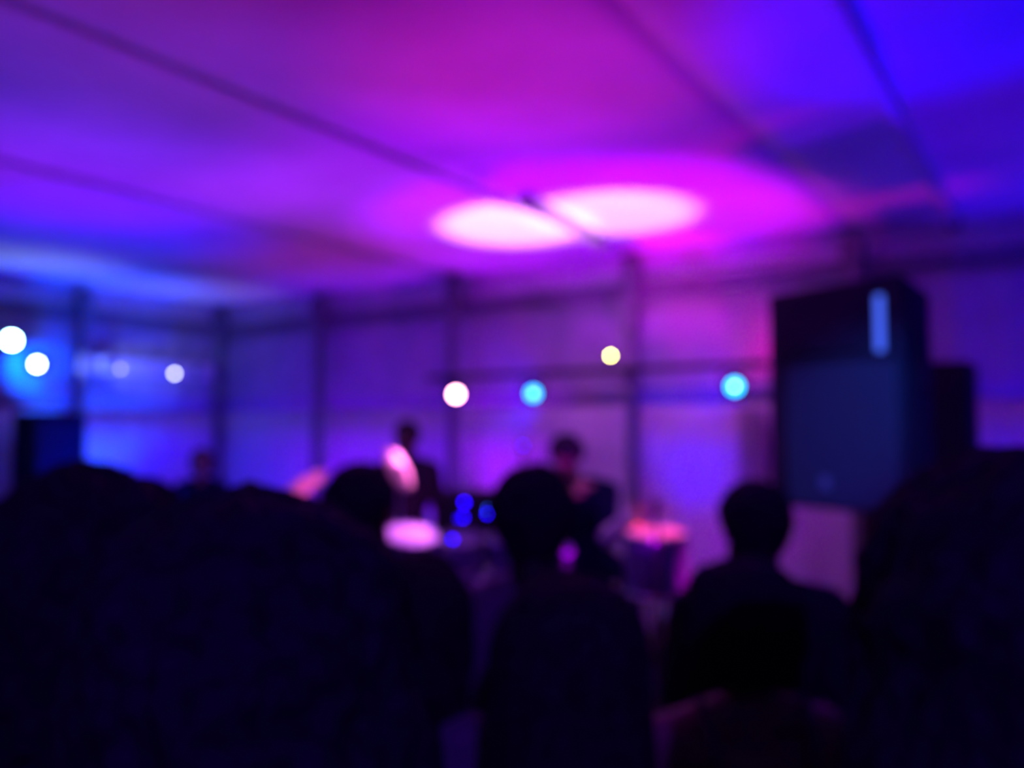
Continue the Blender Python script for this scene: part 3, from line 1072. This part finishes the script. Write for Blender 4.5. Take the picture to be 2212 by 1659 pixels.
def shoes(P):
    out = []
    for i in (0, 1):
        s = 1 if i else -1
        an = mir(P['ankle'][i], i)
        fd = Vector((s * .15, 1, 0)).normalized()
        mb = MB()
        hl = an + Vector((0, -.03, -.04))
        mb.cap(hl, hl + fd * .12, .044, .042)
        mb.cap(hl + fd * .1, hl + fd * .21 + Vector((0, 0, -.008)), .045, .033)
        mb.cap(an + Vector((0, 0, .02)), hl + fd * .05, .048, .045)
        me = fuse(mb, .009, 2, .5)
        zf = an.z - .083
        for v in me.vertices:
            v.co.z = max(v.co.z, zf)
        out.append(me)
    return out


def hair_mesh(style, seed=0, thick=.02, drop=0.0, flare=0.0, rough=.004, vol=(1, 1, 1)):
    """shell of hair around the head centre; face side (+Y) is cut back to the hairline"""
    nu, nv = (150, 60) if rough >= .006 else (120, 30)
    b = MB()

    def fn(i, j):
        az = 2 * PI * i - PI            # 0 = face side
        face = max(0.0, math.cos(az))
        fw = min(1, max(0, (math.cos(az) - .25) / .35))
        # how far down the strand line runs here
        top = .47 * PI                     # reach on the ellipsoid at the back
        if style == 'crop':
            reach = PI * (.66 - .34 * fw)
            th = j * reach
            dz = 0
        else:
            reach = PI * (.52 - .22 * fw)
            jj = min(1, j / .6)
            th = jj * reach
            rag = .5 * noise.noise(Vector((math.cos(az) * 5, math.sin(az) * 5, seed))) + .35 * noise.noise(Vector((math.cos(az) * 17, math.sin(az) * 17, seed)))
            dz = max(0, (j - .6) / .4) * (drop + rag * min(.035, drop * .5)) * (1 - fw)
        t = thick * (1 + .25 * math.sin(j * PI))
        if style == 'crop':
            t *= (1 - .55 * max(0, j - .6) / .4)
        rx, ry, rz_ = (.078 + t) * vol[0], (.097 + t) * vol[1], (.093 + t) * vol[2]
        p = Vector((rx * math.sin(th) * math.sin(az), -.014 + ry * math.sin(th) * math.cos(az), .028 + rz_ * math.cos(th)))
        if dz:
            f = dz / max(drop, .001)
            p.x *= 1 + flare * f - .10 * f * f
            p.y = -.014 + (p.y + .014) * (1 - .25 * f)
            p.z -= dz
        d = Vector((p.x, p.y, p.z * .3)).normalized()
        n1 = noise.noise(Vector((p.x * 14, p.y * 14, p.z * 14 + seed * 7)))
        n2 = noise.noise(Vector((math.cos(az) * 4, math.sin(az) * 4, p.z * 6 + seed)))
        n3 = noise.noise(Vector((math.cos(az) * 13, math.sin(az) * 13, p.z * 2.5 + seed * 3)))
        ridge = math.sin(az * 36 + 4 * n1) * .0012 + n3 * .004
        if rough >= .006:      # curly hair: small tight lumps all over
            ridge = ridge * .3 + .009 * noise.noise(p * 42 + Vector((seed, 0, 0))) + .005 * noise.noise(p * 90)
        return p + d * (rough * (n1 * 1.6 + n2) + ridge * min(1, j * 3))
    b.grid(fn, nu, nv)
    return modded(b, [('SOLIDIFY', dict(thickness=.014 if style != 'crop' else .01, offset=-1))])


print('people')
BM = body(STAND)
BF = body(STAND, True)
SHL = shirt(STAND)
SHT = shirt(STAND, False, 1)
SHF = shirt(STAND, True, 2)
SHS = shirt(STAND, True, 0, True)
TRO = trousers(STAND)
SHO = shoes(STAND)


def copy_me(me, m):
    me = me.copy()
    me.materials.clear()
    me.materials.append(MT[m])
    return me


def dress(root, P, bm_, skin, sh, shm, tr, trm, so, hair, hairm, seed=0):
    link('body', copy_me(bm_, skin), None, root)
    link('top', copy_me(sh, shm), None, root)
    link('trousers', copy_me(tr, trm), None, root)
    for me in so:
        link('shoe', copy_me(me, 'shoe'), None, root)
    h = link('hair', hair, hairm, root)
    h.location = P['head']
    h.rotation_euler = (P.get('tilt', 0), 0, 0)
    m = Matrix.Translation(Vector(P['head'])) @ Euler((P.get('tilt', 0), 0, 0)).to_matrix().to_4x4()
    for s in (-1, 1):
        link('eye', MB().ell(m @ Vector((s * .030, .0745, .004)), (.0115, .0115, .0115)), 'eye', root)
    return h


def person(label, px, py, y, yaw, bm_, sh, shm, skin, hair, hairm, htop=.0, px_is='head', loc=None):
    """px,py: top of the head in the photograph; y: distance"""
    p = at(px, py, y)
    s = p.z / (1.632 + .028 + .093 + htop)
    root = thing('person', label, 'person', (p.x, p.y, 0), yaw)
    root.scale = (s, s, s)
    dress(root, STAND, bm_, skin, sh, shm, TRO, 'darkcloth', SHO, hair, hairm)
    return root


# audience, seen from behind (facing the band = +Y)
person('audience member with round bushy dark hair at the far left', 195, 1008, 1.12, R(-14), BF, SHF, 'darkcloth', 'skindark',
       hair_mesh('long', 1, .042, .22, .15, .010), 'hairblack', .042)
person('audience member with very wide bushy hair, nearest at the lower left', 540, 1066, .66, R(-8), BF, SHF, 'darkcloth', 'skindark',
       hair_mesh('long', 2, .034, .26, .75, .008, (1.08, 1, 1)), 'hairblack', .034)
person('audience member with short cropped hair between the pink cymbals', 777, 998, 2.18, R(-12), BM, SHL, 'darkcloth', 'skindark',
       hair_mesh('long', 3, .017, .075, -.26, .004), 'hairblack', .017)
person('audience member with dark hair and greyish top, below the bright drum', 897, 1200, 1.42, R(-10), BF, SHF, 'greycloth', 'skindark',
       hair_mesh('long', 4, .026, .16, .10, .005), 'hairbrown', .026)
person('audience member with short dark hair in front of the drummer', 1152, 1003, 1.9, R(-4), BM, SHT, 'greycloth', 'skindark',
       hair_mesh('long', 5, .019, .085, -.24, .004), 'hairblack', .019)
person('audience member with long straight dark hair at the bottom centre', 1228, 1240, 1.02, R(-2), BF, SHF, 'darkcloth', 'skindark',
       hair_mesh('long', 6, .022, .42, .30, .003), 'hairbrown', .022)
person('audience member with short dark hair left of the tall speaker', 1632, 1036, 2.15, R(6), BM, SHL, 'darkcloth', 'skindark',
       hair_mesh('long', 7, .016, .08, -.28, .004), 'hairblack', .016)
person('audience member with full dark hair and bare upper back, lower right', 1604, 1205, 1.60, R(8), BF, SHS, 'greycloth', 'skin',
       hair_mesh('long', 8, .036, .12, .10, .006, (1.06, 1, 1)), 'hairblack', .036)
person('audience member whose big dark head fills the right edge', 2240, 990, .66, R(16), BF, SHF, 'darkcloth', 'skindark',
       hair_mesh('long', 9, .046, .30, .65, .006, (1.04, 1, 1)), 'hairblack', .044)

# performers and the person by the left wall
q = at(887, 915, 6.25)
rt = person('musician standing behind the steeply tilted pink cymbal', 880, 908, 6.25, PI - .3, BM, SHL, 'darkcloth', 'skindark',
            hair_mesh('crop', 11, .012), 'hairblack', .012)
person('person with dark hair standing near the corner, face faintly lit red', 436, 968, 7.0, PI + .2, BF, SHF, 'navy', 'skin',
       hair_mesh('long', 12, .02, .1, .0, .004), 'hairblack', .02)

# drummer: seated, facing the audience, leaning over to the drum on his left
DR = dict(hipz=.57, hipw=.10, knee=[(.22, .38, .54), (.27, .36, .54)], ankle=[(.25, .38, .085), (.30, .36, .085)],
          spine=[(0, 0, .60), (.0, .03, .77), (.03, .08, .94), (.06, .11, 1.07)], sh=.190, tilt=R(-46), curl=1.4,
          head=(.15, .20, 1.235), elbow=[(.10, .32, .76), (.25, .24, .84)], wrist=[(.25, .46, .91), (.13, .40, 1.02)],
          hd=[(.3, 1, .25), (-.5, .4, .6)])
BD = body(DR)
root = thing('person', 'drummer in dark blue clothes, seated and leaning forward beside the orange-lit drum', 'person', (dp.x, DY, RZ), PI)
dress(root, DR, BD, 'skin', shirt(DR), 'navy', trousers(DR), 'navy', shoes(DR), hair_mesh('crop', 13, .030, rough=.007), 'hairblack')
sl = MB().cap(mir(DR['elbow'][0], 0), mir(DR['wrist'][0], 0), .062, .045)
link('sleeve', fuse(sl, .008, 2, .5), 'palecloth', root)['label'] = 'pale blue-lit sleeve'
hp = root.matrix_basis @ mir(Vector(DR['wrist'][0]) + Vector((.03, .07, .02)), 0)
tag(link('drumstick', MB().cyl(hp + Vector((-.06, .06, .03)), hp + Vector((.16, -.2, .01)), .008, .005, seg=8), 'stick'),
    'thin wooden drumstick held over the orange-lit drum', 'drumstick')
hp2 = root.matrix_basis @ mir(Vector(DR['wrist'][1]) + Vector((-.02, .07, -.01)), 1)
tag(link('drumstick', MB().cyl(hp2 + Vector((.05, .06, .03)), hp2 + Vector((-.14, -.22, .02)), .008, .005, seg=8), 'stick'),
    'thin wooden drumstick held at the drummer\'s other side', 'drumstick')
print('done', len(bpy.data.objects))
